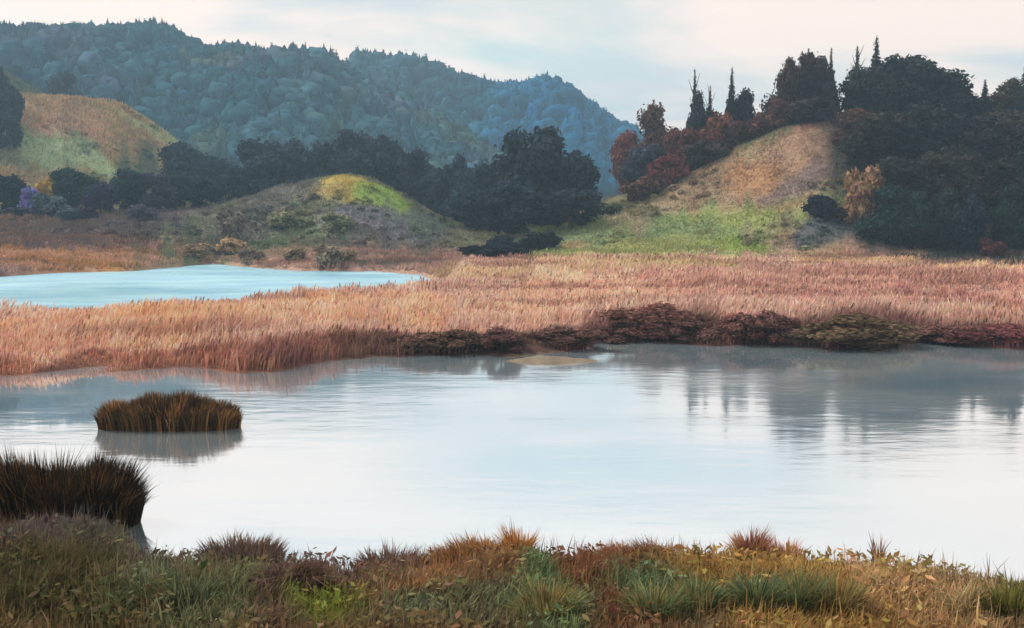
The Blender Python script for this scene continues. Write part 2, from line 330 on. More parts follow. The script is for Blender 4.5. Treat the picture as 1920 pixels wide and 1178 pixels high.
# ------------------------------------------------------------------ water
def water_material(name, body, gloss_col, gmix, patch_scale, calm, ruffled, bump):
    m, t, out = new_mat(name); tcn = N(t, 'ShaderNodeTexCoord')
    def nz(scale, detail, loc=(0, 0, 0), dist=0.0):
        mp = N(t, 'ShaderNodeMapping'); mp.inputs['Scale'].default_value = scale; mp.inputs['Location'].default_value = loc
        t.links.new(tcn.outputs['Object'], mp.inputs[0]); n = N(t, 'ShaderNodeTexNoise'); n.inputs['Scale'].default_value = 1; n.inputs['Detail'].default_value = detail
        n.inputs['Distortion'].default_value = dist
        t.links.new(mp.outputs[0], n.inputs['Vector']); return n.outputs[0]
    pm = ramp(t, [(.32, (0, 0, 0)), (.66, (1, 1, 1))], nz((.055 * patch_scale, .10 * patch_scale, 1), 4, (3, 1, 0), .6))
    wv = math_n(t, 'ADD', nz((.7, 1.6, 1), 4, (0, 0, 0), .4), math_n(t, 'MULTIPLY', nz((.25, .7, 1), 2, (5, 5, 0)), 1.6))
    bp = N(t, 'ShaderNodeBump'); bp.inputs['Distance'].default_value = .12
    t.links.new(wv, bp.inputs['Height'])
    st = N(t, 'ShaderNodeMapRange'); st.inputs[3].default_value = bump[0]; st.inputs[4].default_value = bump[1]; t.links.new(pm, st.inputs[0]); t.links.new(st.outputs[0], bp.inputs['Strength'])
    ro = N(t, 'ShaderNodeMapRange'); ro.inputs[3].default_value = calm; ro.inputs[4].default_value = ruffled; t.links.new(pm, ro.inputs[0])
    gl = N(t, 'ShaderNodeBsdfGlossy'); gl.inputs[0].default_value = (*gloss_col, 1)
    t.links.new(ro.outputs[0], gl.inputs['Roughness']); t.links.new(bp.outputs[0], gl.inputs['Normal'])
    df = N(t, 'ShaderNodeBsdfDiffuse'); t.links.new(ramp(t, [(.3, body[0]), (.7, body[1])], nz((.12, .2, 1), 5, (9, 2, 0))), df.inputs[0])
    sh = N(t, 'ShaderNodeMixShader'); sh.inputs[0].default_value = gmix
    t.links.new(df.outputs[0], sh.inputs[1]); t.links.new(gl.outputs[0], sh.inputs[2]); t.links.new(sh.outputs[0], out.inputs[0]); return m
def water_sheet(name, xs, lo, hi, mat, rows=8):
    V = []; 
    for x in xs:
        a, b = lo(x), hi(x)
        for k in range(rows + 1): V.append((x, a + (b - a) * k / rows, 0.0))
    n = rows + 1; i = np.arange(len(xs) - 1)[:, None] * n + np.arange(rows)[None]
    F = np.stack([i, i + n, i + n + 1, i + 1], -1).reshape(-1, 4)
    link(name, build_mesh(name, V, F, None, mat, True), kind='structure')
MAT_LAGOON = water_material('lagoon_water', ((.40, .56, .68), (.66, .75, .79)), (.93, .97, 1.0), .88, 1.2, .03, .13, (.007, .085))
MAT_POND = water_material('pond_water', ((.17, .43, .62), (.38, .65, .72)), (.85, .95, 1.0), .40, .6, .2, .4, (.4, 1.0))
water_sheet('water_lagoon', np.linspace(-90, 90, 181), lambda x: near_shore(x) - 1.2, lambda x: far_shore(x) + 1.6, MAT_LAGOON)
water_sheet('water_far_pond', np.linspace(-170, XPOND + 3, 120), lambda x: pond_near(x) - 2.5, lambda x: pond_far(x) + 3.5, MAT_POND)

# ------------------------------------------------------------------ blades
def blades1(P, h, w, lean_dir, lean, col):
    n = len(P); face = rng.uniform(0, math.pi, n); V = np.repeat(P[:, None], 3, 1)
    V[:, 0, 0] -= np.cos(face) * w / 2; V[:, 0, 1] -= np.sin(face) * w / 2; V[:, 1, 0] += np.cos(face) * w / 2; V[:, 1, 1] += np.sin(face) * w / 2
    V[:, 2, 0] += np.cos(lean_dir) * lean * h; V[:, 2, 1] += np.sin(lean_dir) * lean * h; V[:, 2, 2] += h; V[:, :2, 2] -= .08
    return V.reshape(-1, 3), np.arange(n)[:, None] * 3 + [0, 1, 2], np.clip(np.repeat(col, 3, 0), 0, .85)
def blades(P, h, w, lean_dir, lean, col, tip=1.15, face=None):
    """P (n,3); three triangles each, bending; returns verts, faces, cols"""
    n = len(P); face = rng.uniform(0, math.pi, n) if face is None else face
    sx, sy = np.cos(face) * w / 2, np.sin(face) * w / 2
    lx, ly = np.cos(lean_dir) * lean * h, np.sin(lean_dir) * lean * h
    V = np.zeros((n, 5, 3)); V[:] = P[:, None]
    V[:, 0, 0] -= sx; V[:, 0, 1] -= sy; V[:, 1, 0] += sx; V[:, 1, 1] += sy
    V[:, 2, 0] += -sx * .8 + lx * .35; V[:, 2, 1] += -sy * .8 + ly * .35; V[:, 2, 2] += h * .58
    V[:, 3, 0] += sx * .8 + lx * .35; V[:, 3, 1] += sy * .8 + ly * .35; V[:, 3, 2] += h * .58
    V[:, 4, 0] += lx; V[:, 4, 1] += ly; V[:, 4, 2] += h * np.sqrt(np.clip(1 - lean ** 2, .1, 1))
    V[:, :2, 2] -= .05
    b = np.arange(n)[:, None] * 5
    F = np.concatenate([b + [0, 1, 3], b + [0, 3, 2], b + [2, 3, 4]], 0)
    C = np.repeat(col[:, None], 5, 1); C[:, 4] *= tip
    return V.reshape(-1, 3), F, np.clip(C.reshape(-1, 3), 0, .85)
def join(parts):
    V, F, C, o = [], [], [], 0
    for v, f, c in parts: V.append(v); F.append(f + o); C.append(c); o += len(v)
    return np.concatenate(V), np.concatenate(F), np.concatenate(C)
def vary(col, amt=.3, hue=.08):
    n = len(col); return col * np.clip(rng.normal(1, amt, (n, 1)), .35, 1.8) * rng.normal(1, hue, (n, 3))

def scatter(region, n):
    x = rng.uniform(region[0], region[1], n); y = rng.uniform(region[2], region[3], n); return x, y
def field(name, label, cat, x, y, hfun, w, lean, amt=.28, sink=0.0, dirc=None, bend=.6, fn=None, k_=1.0):
    z = height(x, y); k = z > 0.03; w = (w * np.ones(len(x)))[k]; x, y, z = x[k], y[k], z[k]
    c = vary(cover(x, y) * k_, amt)
    h = hfun(x, y) * rng.uniform(.55, 1.25, len(x))
    d = rng.uniform(0, 2 * math.pi, len(x)) if dirc is None else dirc(x, y) + rng.normal(0, bend, len(x))
    v, f, cc = (fn or blades)(np.stack([x, y, z - sink], -1), h, w * rng.uniform(.6, 1.4, len(x)), d, np.clip(rng.normal(lean, .15, len(x)), 0, .9), c)
    return v, f, cc
def stuff(name, label, cat, parts, mat=None, smooth=False):
    v, f, c = join(parts)
    return link(name, build_mesh(name, v, f, c, mat or MAT_BLADE, smooth), kind='stuff', label=label, category=cat)

# reed marsh (spit between the two waters, and the flat to the right)
def reed_points(n, t0, t1, y0, y1):
    y = np.exp(rng.uniform(math.log(y0), math.log(y1), n)); x = rng.uniform(t0, t1, n) * y; return x, y
x, y = reed_points(305000, -.62, .62, 48, 190)
keep = (y > far_shore(x) - .3) & ((x > XPOND + 1) | (y < pond_near(x) + 1)) & (height(x, y) < .75 + 1.1 * fbm(x * .15, y * .15, 3, 77)) & (gauss(x, y, *MUD, 3.5, 2.5) < .05)
x, y = x[keep], y[keep]
clump = lambda x, y: fbm(x * .35, y * .35, 3, 91)
reedh = lambda x, y: (.30 + 1.0 * clump(x, y) ** 1.2) * (.35 + 1.3 * sstep(.25, .75, fbm(x * .09, y * .09, 3, 93))) * np.interp(y, [50, 120, 200], [1.0, .9, .7])
wind = lambda x, y: 0.6 + 2.4 * (noise(x * .12, y * .12, 95) - .5)
def plumes(x, y):
    z = height(x, y); k = z > .1; x, y, z = x[k], y[k], z[k]; n = len(x)
    h = reedh(x, y) * rng.uniform(.85, 1.35, n); d = wind(x, y) + rng.normal(0, .5, n); c = vary(cover(x, y) * rng.uniform(.7, 1.7, (n, 1)), .2)
    P = np.stack([x + np.cos(d) * .25 * h, y + np.sin(d) * .25 * h, z + h * .75], -1)
    return blades(P, np.full(n, .34), np.full(n, .13) * y / 80, d, np.full(n, .5), c)
stuff('reed_bed', 'pinkish tan dry reed bed filling the flat between the lagoon and the far pond', 'reeds',
      [field('', '', '', x, y, reedh, .10 * (y / 80), .36, .27, 0, wind, .9, None, 1.55), plumes(x[::30], y[::30])])
# grass of the shore, knoll, meadow and tan hill
gx, gy = reed_points(300000, -.62, .50, 118, 270)
keep = (np.where(gx < XPOND, gy > pond_far(gx), gy > 172)) & (height(gx, gy) > .2)
gx, gy = gx[keep], gy[keep]
stuff('hill_grass', 'short rough grass over the knoll, green meadow and tan hill behind the marsh', 'grass',
      [field('', '', '', gx, gy, lambda x, y: .16 + 1.1 * fbm(x * .3, y * .3, 3, 97) ** 2,   .34, .35, .16, 0, wind, .6, blades1)])
gx, gy = reed_points(60000, -.60, -.18, 270, 450)
stuff('slope_grass', 'ochre and green grass on the open slope below the wooded ridge', 'grass',
      [field('', '', '', gx, gy, lambda x, y: .4 + 3.0 * fbm(x * .12, y * .12, 3, 98) ** 2.5, .8, .35, .16, 0, wind, .6, blades1)])

# ------------------------------------------------------------------ trees and shrubs
def ico(sub=1):
    import bmesh
    bm = bmesh.new(); bmesh.ops.create_icosphere(bm, subdivisions=sub, radius=1)
    v = np.array([q.co[:] for q in bm.verts]); f = np.array([[w.index for w in p.verts] for p in bm.faces]); bm.free(); return v, f
ICO_V, ICO_F = ico(2)
def cards(P, Nrm, size, col, aspect=1.5, up=0.0):
    n = len(P); a = rng.normal(size=(n, 3)); a[:, 2] += up
    u = np.cross(Nrm, a); u /= np.linalg.norm(u, axis=1)[:, None] + 1e-9; w = np.cross(Nrm, u); w /= np.linalg.norm(w, axis=1)[:, None] + 1e-9
    s = (size * rng.uniform(.55, 1.35, n))[:, None]
    V = np.stack([P - u * s * .5, P + w * s * .5 * aspect - u * s * .1, P + u * s * .5 + w * s * .15, P - w * s * .5 * aspect + u * s * .1], 1)
    b = np.arange(n)[:, None] * 4
    return V.reshape(-1, 3), np.concatenate([b + [0, 1, 2], b + [0, 2, 3]], 0), np.repeat(col, 4, 0)
def lobes_crown(lobes, n, size, core=.6, seed_dark=.3, flat=.85):
    """lobes: (cx,cy,cz,r); returns a crown mesh of leaf sprays with dim cores"""
    L = np.array(lobes); parts = []
    wgt = L[:, 3] ** 2; pick = rng.choice(len(L), n, p=wgt / wgt.sum())
    d = rng.normal(size=(n, 3)); d /= np.linalg.norm(d, axis=1)[:, None]
    rr = L[pick, 3][:, None] * (.7 + .5 * rng.random((n, 1)) ** 1.4) * (1 + .18 * np.sin(d[:, :1] * 7 + pick[:, None]) * np.cos(d[:, 2:] * 6))
    P = L[pick, :3] + d * rr * [1, 1, flat]
    nr = d + rng.normal(0, .55, (n, 3)); nr /= np.linalg.norm(nr, axis=1)[:, None]
    tone = (rng.uniform(.5, 1.15, len(L)) ** 1.0 + .35 * L[:, 2])[pick] * np.clip(rng.normal(1, .25, n), .4, 1.7)  # higher lobes lighter: light from above put into the leaf colour
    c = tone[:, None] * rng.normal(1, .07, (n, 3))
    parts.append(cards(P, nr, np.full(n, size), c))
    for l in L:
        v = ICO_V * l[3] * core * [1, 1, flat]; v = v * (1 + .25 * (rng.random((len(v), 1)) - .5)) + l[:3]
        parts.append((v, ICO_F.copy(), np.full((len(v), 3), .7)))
    return join(parts)
def tube(path, rad, sides=7):
    V, F = [], []
    path = np.array(path, float)
    for i, p in enumerate(path):
        t = path[min(i + 1, len(path) - 1)] - path[max(i - 1, 0)]; t /= np.linalg.norm(t) + 1e-9
        a = np.cross(t, [.3, 1, .1]); a /= np.linalg.norm(a); b = np.cross(t, a)
        for k in range(sides):
            g = 2 * math.pi * k / sides; V.append(p + (a * math.cos(g) + b * math.sin(g)) * rad[i])
    for i in range(len(path) - 1):
        for k in range(sides):
            q = [i * sides + k, i * sides + (k + 1) % sides, (i + 1) * sides + (k + 1) % sides, (i + 1) * sides + k]
            F += [[q[0], q[1], q[2]], [q[0], q[2], q[3]]]
    return np.array(V), np.array(F), np.ones((len(V), 3))
def trunk_mesh(name, top, r, limbs, spread, z0=.15):
    parts = [tube([(0, 0, -.04), (.01, 0, top * .35), (-.012, .01, top * .7), (0, 0, top)], [r * 1.25, r, r * .7, r * .18])]
    for i in range(limbs):
        g = 2.4 * i + rng.uniform(-.4, .4); z = top * (z0 + (.9 - z0) * i / max(1, limbs)); l = spread * rng.uniform(.6, 1) * (1 - .5 * z / top)
        parts.append(tube([(0, 0, z), (math.cos(g) * l * .5, math.sin(g) * l * .5, z + .07), (math.cos(g) * l, math.sin(g) * l, z + .17)], [r * .5, r * .3, r * .1], 5))
    v, f, c = join(parts); return build_mesh(name, v, f, None, MAT_BARK, True)
def crown(name, data): return build_mesh(name, *data[:2], data[2], MAT_LEAF)
def dome_lobes(n, zc, rz, rxy, rl, zmin=.1):
    out = []
    while len(out) < n:
        d = rng.normal(size=3); d /= np.linalg.norm(d); q = rng.uniform(.35, 1) ** .5
        z = zc + d[2] * rz * q
        if z < zmin: continue
        out.append((d[0] * rxy * q, d[1] * rxy * q, z, rl * rng.uniform(.7, 1.25)))
    return out
# every kind is unit height and about unit width (x, y within +-0.5)
KINDS = {}
def kind(key, trunk, datas): KINDS[key] = [(trunk, crown(key + '_crown', d)) for d in datas]
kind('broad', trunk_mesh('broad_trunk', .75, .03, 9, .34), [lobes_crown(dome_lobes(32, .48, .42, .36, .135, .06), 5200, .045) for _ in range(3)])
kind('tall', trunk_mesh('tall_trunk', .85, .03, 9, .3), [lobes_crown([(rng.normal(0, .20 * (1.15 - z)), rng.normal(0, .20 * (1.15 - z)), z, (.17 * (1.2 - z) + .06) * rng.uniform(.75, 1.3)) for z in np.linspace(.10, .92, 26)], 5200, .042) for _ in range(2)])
def spire(seed, n_layers=24, droop=.25, ragged=.35, low=.06):
    parts = []
    for i in range(n_layers):
        z = low + (1 - low) * i / n_layers; rad = .5 * (1 - z) ** 1.55 * rng.uniform(1 - ragged, 1.15) + .012
        k = int(7 + 8 * (1 - z))
        for j in range(k):
            g = rng.uniform(0, 2 * math.pi); m = 10; s = rng.uniform(.1, 1, m)
            P = np.stack([np.cos(g) * rad * s, np.sin(g) * rad * s, z - droop * rad * s * .8 + rng.normal(0, .008, m)], -1) + rng.normal(0, .012, (m, 3))
            nr = np.tile([np.cos(g) * .4, np.sin(g) * .4, .8], (m, 1)) + rng.normal(0, .35, (m, 3)); nr /= np.linalg.norm(nr, axis=1)[:, None]
            t = rng.uniform(.7, 1.25) * np.clip(rng.normal(1, .2, (m, 1)), .4, 1.6)
            parts.append(cards(P, nr, np.full(m, .064 * (1.12 - z)), t * rng.normal(1, .05, (m, 3)), 1.8))
    v = ICO_V * [.20, .20, .30] + [0, 0, .30]; parts.append((v, ICO_F.copy(), np.full((len(v), 3), .6)))
    return join(parts)
kind('spire', trunk_mesh('spire_trunk', .985, .022, 0, .3), [spire(i) for i in range(2)])
kind('snag', trunk_mesh('snag_trunk', .99, .028, 7, .28, .5), [spire(5, 12, .1, .6, .45), spire(6, 14, .1, .6, .3)])
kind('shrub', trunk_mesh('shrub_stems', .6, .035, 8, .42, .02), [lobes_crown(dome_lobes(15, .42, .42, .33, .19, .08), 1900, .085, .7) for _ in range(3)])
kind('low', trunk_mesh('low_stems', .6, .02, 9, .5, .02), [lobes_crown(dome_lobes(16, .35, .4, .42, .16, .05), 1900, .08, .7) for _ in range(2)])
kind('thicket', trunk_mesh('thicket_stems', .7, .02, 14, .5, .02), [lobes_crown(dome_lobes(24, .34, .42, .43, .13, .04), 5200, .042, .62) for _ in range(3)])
count = {}
def plant(kindkey, px, Y, top, wpx, c, label, cat='tree', group=None, name=None, base_py=None, k=1.0, depth=1.0):
    if Y is None:
        q = hit(px, base_py); x, Y = q
    else: x = at_depth(px, 400, Y)[0]
    zb = float(height(x, Y)) - .1; zt = at_depth(px, top, Y)[2]; h = max(zt - zb, .4); w = wpx * Y / FPX
    vs_ = KINDS[kindkey]; i = count.get(kindkey, 0); count[kindkey] = i + 1; tm, cm = vs_[i % len(vs_)]
    nm = name or {'broad': 'broadleaf_tree', 'tall': 'tall_tree', 'spire': 'conifer', 'snag': 'thin_conifer', 'shrub': 'shrub', 'low': 'low_bush', 'thicket': 'shrub'}[kindkey]
    e = link(nm, None, None, label=label, category=cat)
    if group: e['group'] = group
    e.location = (x, Y, zb); e.scale = (w, w * depth, h); e.rotation_euler = (0, 0, (i * 2.399) % 6.28)
    sh = kindkey in ('shrub', 'low', 'thicket')
    link('stem' if sh else 'trunk', tm, e)
    o = link('foliage' if sh else 'crown', cm, e); cc = lin(c, k * 1.05); o.color = (*cc, 1)
    return e
DK = (52, 66, 72)
# --- the dark belt behind the knoll
G = 'dark trees of the belt behind the knoll'
for a in [(345, 285, 262, 95, (50, 62, 72), 'leftmost dark blue-green tree of the belt, right beside the ochre slope'),
          (395, 280, 292, 80, (46, 58, 70), 'low dark tree in the dip of the belt left of the knoll'),
          (440, 275, 306, 90, (48, 60, 70), 'short slate-dark tree where the blue-green hillside dips lowest into the belt'),
          (490, 285, 256, 95, (54, 66, 74), 'rounded dark tree right of the dip in the belt'),
          (548, 288, 258, 90, (56, 66, 76), 'dark grey-blue tree above the left end of the yellow knoll patch'),
          (605, 284, 258, 95, (54, 64, 74), 'dark tree of the belt directly above the yellow knoll patch'),
          (662, 290, 240, 100, (56, 64, 72), 'tallest rounded tree of the dark belt behind the knoll'),
          (715, 286, 250, 90, (54, 62, 72), 'dark tree just right of the tallest tree in the belt'),
          (765, 282, 272, 85, (56, 62, 74), 'purplish dark tree where the belt starts to step down'),
          (815, 276, 318, 80, (50, 62, 74), 'low dark tree in the right-hand dip of the belt, left of a narrow violet tree')]:
    plant('broad', a[0], a[1], a[2], a[3] * 1.25, a[4], a[5], group=G)
plant('tall', 865, 270, 284, 60, (62, 64, 88), 'narrow violet-grey tree left of the big dark tree')
for a in [(848, 264, 306, 95, 'dark tree under the narrow violet tree, joining belt and big tree'), (902, 256, 304, 95, 'dark tree between the narrow violet tree and the big domed tree'), (520, 276, 276, 110, 'dark tree low in the belt above the left end of the knoll'), (690, 274, 272, 110, 'dark tree low in the belt right behind the knoll top')]:
    plant('broad', a[0], a[1], a[2], a[3] * 1.2, (50, 62, 72), a[4], group=G)
plant('shrub', 905, 262, 300, 80, (78, 84, 70), 'olive-grey bush top between the narrow violet tree and big dark tree', 'shrub')
plant('broad', 930, 240, 296, 130, (48, 58, 70), 'dark tree pressed against the left flank of the big dark tree', group=G)
plant('broad', 1005, 228, 232, 190, (46, 56, 64), 'big dark domed tree standing at the centre of the valley')
plant('broad', 1082, 222, 280, 125, (46, 58, 68), 'dark tree leaning out from the right flank of the big domed tree', group=G)
plant('broad', 885, 226, 350, 110, (50, 66, 76), 'lower dark teal tree at the right foot of the knoll', group=G)
plant('broad', 960, 212, 335, 150, (44, 56, 66), 'dark lower tree filling in front of the big domed tree', group=G)
plant('broad', 1070, 208, 350, 130, (44, 58, 66), 'dark lower tree beside the top corner of the green meadow', group=G)
plant('shrub', 1145, 214, 378, 60, (86, 92, 66), 'grey-green shrub at the right foot of the dark trees', 'shrub')
plant('low', 905, 176, 452, 90, (40, 50, 58), 'dark low bush trailing furthest down toward the pond end', 'bush')
plant('low', 958, 183, 436, 100, (42, 54, 62), 'dark low bush between the trailing bush and the meadow', 'bush')
plant('low', 1010, 190, 424, 80, (44, 58, 62), 'dark low bush touching the left tip of the green meadow', 'bush')
# --- left bank thicket
for a in [('broad', 15, 222, 322, 90, (44, 54, 60), 'blackish tree at the left picture edge of the thicket'),
          ('shrub', 58, 214, 342, 42, (120, 114, 178), 'violet-blue flowering bush in the thicket on the left bank'),
          ('shrub', 84, 226, 318, 44, (196, 156, 50), 'small golden bush at the top of the left thicket'),
          ('broad', 135, 228, 312, 105, (42, 68, 54), 'bottle-green tree in the middle of the left thicket'),
          ('shrub', 100, 212, 356, 70, (84, 98, 104), 'grey-teal bush between the violet bush and the bottle-green tree'),
          ('broad', 190, 220, 340, 75, (60, 54, 84), 'dark purple-blue tree right of the bottle-green one'),
          ('broad', 238, 228, 312, 95, (48, 66, 60), 'dark green tree under the tip of the light green slope'),
          ('shrub', 165, 208, 385, 44, (66, 46, 76), 'small plum-coloured bush at the foot of the left thicket'),
          ('broad', 290, 226, 322, 85, (64, 62, 76), 'slate-purple tree near the right end of the left thicket'),
          ('broad', 330, 232, 318, 85, (44, 66, 62), 'deep green tree at the right end of the left thicket'),
          ('broad', 375, 236, 330, 90, (50, 58, 70), 'navy tree closing the thicket beside the knoll'),
          ('shrub', 130, 206, 380, 50, (78, 92, 98), 'pale grey-blue bush low in front of the bottle-green tree'),
          ('shrub', 268, 207, 380, 62, (92, 84, 98), 'mauve-grey bush at the foot of the slate-purple tree'),
          ('low', 18, 206, 385, 80, (74, 68, 88), 'dusky mauve low bush in the left edge corner of the bank')]:
    plant(*a[:6], a[6], 'tree' if a[0] == 'broad' else 'bush', group='thicket on the left bank')
for a in [('broad', -12, 330, 96, 70, 'highest dark tree at the left edge beside the ochre slope'), ('tall', 20, 326, 118, 50, 'pointed dark tree second from the left edge by the ochre slope'), ('broad', 38, 318, 152, 52, 'dark tree nearest the ochre slope in the left edge group'),
          ('broad', 10, 312, 168, 60, 'middle dark tree of the left edge group'), ('broad', -6, 304, 196, 70, 'lowest dark tree at the left edge, above the light green slope'), ('broad', 30, 306, 200, 56, 'low dark tree between the ochre slope and the light green slope')]:
    plant(a[0], a[1] - 8, a[2], a[3] + 6, a[4] * .95, (48, 62, 74), a[5], group='dark trees left of the ochre slope')
plant('shrub', 120, 440, 124, 60, (60, 70, 78), 'dark bush notched into the top of the ochre slope', 'bush')
# --- bushes on knoll and shore
plant('shrub', 434, None, 372, 58, (104, 94, 84), 'grey-brown dome-shaped bush alone on the left face of the knoll', 'bush', base_py=447, k=1.6)
plant('shrub', 530, None, 392, 62, (118, 118, 86), 'olive bush left of the two on the knoll face below the yellow patch', 'bush', base_py=428, k=1.6)
plant('shrub', 572, None, 402, 40, (108, 112, 82), 'small olive bush between two larger ones on the knoll face', 'bush', base_py=426, k=1.6)
plant('shrub', 634, None, 390, 60, (112, 114, 84), 'olive bush right below the yellow knoll patch', 'bush', base_py=430, k=1.6)
for a in [(365, 452, 482, 60, (122, 102, 74), 'tan-brown bush farthest left along the pond\'s far shore'), (432, 440, 478, 58, (140, 116, 80), 'straw-coloured bush on the shore below the dome-shaped bush'),
          (470, 455, 492, 50, (112, 98, 78), 'small brown bush beside the straw-coloured one on the shore'), (552, 458, 490, 46, (120, 104, 78), 'lone brown tussock bush midway along the far shore'),
          (618, 450, 500, 66, (106, 94, 76), 'larger dark tan bush on the far shore below the olive bushes'), (655, 462, 492, 36, (128, 108, 80), 'narrow tan bush right of the larger dark tan one')]:
    plant('shrub', a[0], None, a[1], a[3], a[4], a[5], 'bush', base_py=a[2], group='bushes along the far shore of the pond', k=1.7)
# --- right hill
RH = 'trees along the crest of the tan hill'
for a in [('broad', 1180, 262, 240, 85, (122, 66, 54), 'rust-red tree at the left foot of the right hill'),
          ('tall', 1226, 258, 190, 100, (104, 72, 62), 'brown rounded tree rising left of the two thin spires'),
          ('broad', 1212, 240, 268, 100, (66, 70, 84), 'slate-blue tree in front of the brown rounded tree'),
          ('broad', 1268, 246, 238, 80, (112, 66, 56), 'russet tree right of the slate-blue tree'),
          ('snag', 1299, 240, 128, 74, (52, 50, 56), 'thinnest dark spire with a bare broken tip'),
          ('tall', 1306, 238, 172, 72, (54, 54, 62), 'small dark tree at the foot of the broken-tipped spire'),
          ('snag', 1328, 242, 158, 60, (96, 70, 56), 'short thin brown conifer between the two dark spires'),
          ('spire', 1368, 238, 124, 74, (50, 50, 58), 'pointed dark conifer right of the short thin brown one'),
          ('tall', 1392, 240, 165, 76, (58, 52, 58), 'stubby dark tree against the right side of the pointed conifer'),
          ('shrub', 1345, 236, 196, 70, (126, 76, 58), 'orange-brown bush between the spires on the crest'),
          ('shrub', 1305, 232, 228, 90, (108, 64, 56), 'dark red bush under the broken-tipped spire'),
          ('shrub', 1395, 232, 210, 80, (104, 66, 58), 'maroon bush under the stubby dark tree'),
          ('shrub', 1437, 232, 205, 50, (118, 78, 62), 'small russet bush in the gap left of the tall crest grove'),
          ('shrub', 1255, 224, 280, 80, (116, 62, 56), 'red bush low on the left flank of the tan hill'),
          ('shrub', 1205, 220, 322, 80, (104, 72, 60), 'brown bush at the bottom left of the tan hill'),
          ('low', 1325, 228, 250, 90, (78, 66, 64), 'dark streak of low brush slanting along the hill\'s left crest'),
          ('tall', 1474, 234, 108, 84, (78, 58, 58), 'left tree of the maroon grove on top of the tan hill'),
          ('tall', 1506, 236, 94, 84, (72, 56, 58), 'middle and fullest tree of the maroon grove on the hilltop'),
          ('tall', 1534, 232, 106, 80, (62, 52, 56), 'dark tree right of the middle of the hilltop grove'),
          ('spire', 1551, 236, 88, 70, (56, 50, 54), 'pointed tree closing the hilltop grove on the right'),
          ('shrub', 1465, 228, 180, 60, (100, 66, 58), 'russet bush under the left tree of the hilltop grove'),
          ('shrub', 1510, 226, 176, 90, (66, 56, 58), 'dark bush at the foot of the hilltop grove')]:
    plant(*a[:6], a[6], 'tree' if a[0] not in ('shrub', 'low') else 'bush', group=RH)
DG = 'trees of the dark grove on the right'
for a in [('snag', 1599, 238, 84, 64, (48, 54, 50), 'thin pine with a tufted top left of the dark grove'),
          ('spire', 1634, 236, 66, 90, (48, 58, 54), 'tallest pointed conifer of the dark grove'),
          ('broad', 1622, 230, 118, 90, (52, 58, 54), 'dark tree under the tallest pointed conifer'),
          ('broad', 1695, 236, 98, 130, (44, 56, 52), 'big rounded dark tree right of the tallest conifer'),
          ('broad', 1752, 234, 128, 120, (44, 56, 54), 'rounded dark tree on the right shoulder of the big one'),
          ('broad', 1790, 230, 172, 90, (46, 56, 56), 'dark tree stepping down toward the gap in the skyline'),
          ('spire', 1838, 228, 148, 60, (50, 52, 54), 'small sharp spire alone in the skyline gap'),
          ('tall', 1866, 230, 172, 84, (92, 78, 56), 'ochre-brown tree right of the small sharp spire'),
          ('tall', 1890, 232, 146, 80, (74, 70, 52), 'olive-brown tree near the right picture edge'),
          ('spire', 1914, 226, 104, 90, (44, 54, 50), 'dark conifer cut by the right picture edge'),
          ('broad', 1602, 214, 200, 80, (92, 64, 56), 'maroon tree beside the crest of the tan hill, below the thin pine'),
          ('broad', 1650, 204, 205, 120, (58, 54, 52), 'brownish dark tree midway down the left side of the grove'),
          ('broad', 1725, 204, 190, 130, (44, 56, 56), 'green-black tree in the middle of the grove'),
          ('broad', 1805, 203, 210, 130, (52, 54, 54), 'charcoal tree midway down beneath the skyline gap'),
          ('broad', 1885, 203, 212, 120, (62, 56, 52), 'dark brown tree midway down by the right edge'),
          ('broad', 1940, 200, 200, 120, (48, 54, 52), 'dark tree midway down, mostly outside the right edge'),
          ('broad', 1690, 190, 292, 130, (54, 60, 58), 'grey-green dark tree above the front row, nearest the tan hill'),
          ('broad', 1770, 191, 272, 140, (60, 56, 54), 'brown-black tree above the middle of the front row'),
          ('broad', 1850, 190, 290, 130, (58, 56, 54), 'brown-black tree above the red bush'),
          ('broad', 1925, 190, 280, 120, (42, 60, 54), 'deep green tree above the front row at the right edge'),
          ('tall', 1672, 184, 345, 80, (40, 66, 62), 'dark teal tree at the left end of the front row'),
          ('tall', 1722, 182, 360, 80, (40, 62, 58), 'dark teal tree second from the left in the front row'),
          ('tall', 1775, 181, 352, 80, (46, 58, 58), 'dark slate tree in the middle of the front row'),
          ('tall', 1822, 180, 366, 72, (42, 50, 64), 'navy-tinted tree left of the red bush in the front row'),
          ('tall', 1895, 180, 345, 70, (36, 60, 50), 'deep green tree right of the red bush in the front row'),
          ('tall', 1945, 180, 340, 80, (38, 58, 52), 'deep green tree of the front row cut by the right edge')]:
    plant(a[0], a[1], a[2], a[3], a[4] * 1.32, a[5], a[6], group=DG)
plant('shrub', 1862, 174, 438, 56, (92, 48, 46), 'dark red bush at the foot of the dark grove', 'bush')
for a in [(1588, 214, 252, 70, (112, 78, 62), 'russet bush on the right flank of the tan hill, under the maroon tree'), (1632, 207, 290, 80, (84, 66, 58), 'dull brown bush below the russet one on the hill flank'), (1655, 198, 330, 70, (62, 66, 60), 'grey-green bush between the ochre bush and the dark grove')]:
    plant('shrub', *a[:5], a[5], 'bush')
plant('shrub', 1612, 190, 298, 84, (158, 122, 84), 'tall rounded ochre bush standing left of the dark grove', 'bush')
plant('shrub', 1535, 192, 358, 66, (46, 50, 62), 'compact navy bush on the meadow left of the ochre bush', 'bush')
plant('low', 1565, 190, 384, 50, (48, 54, 64), 'low navy bush filling the gap beside the ochre bush', 'bush')
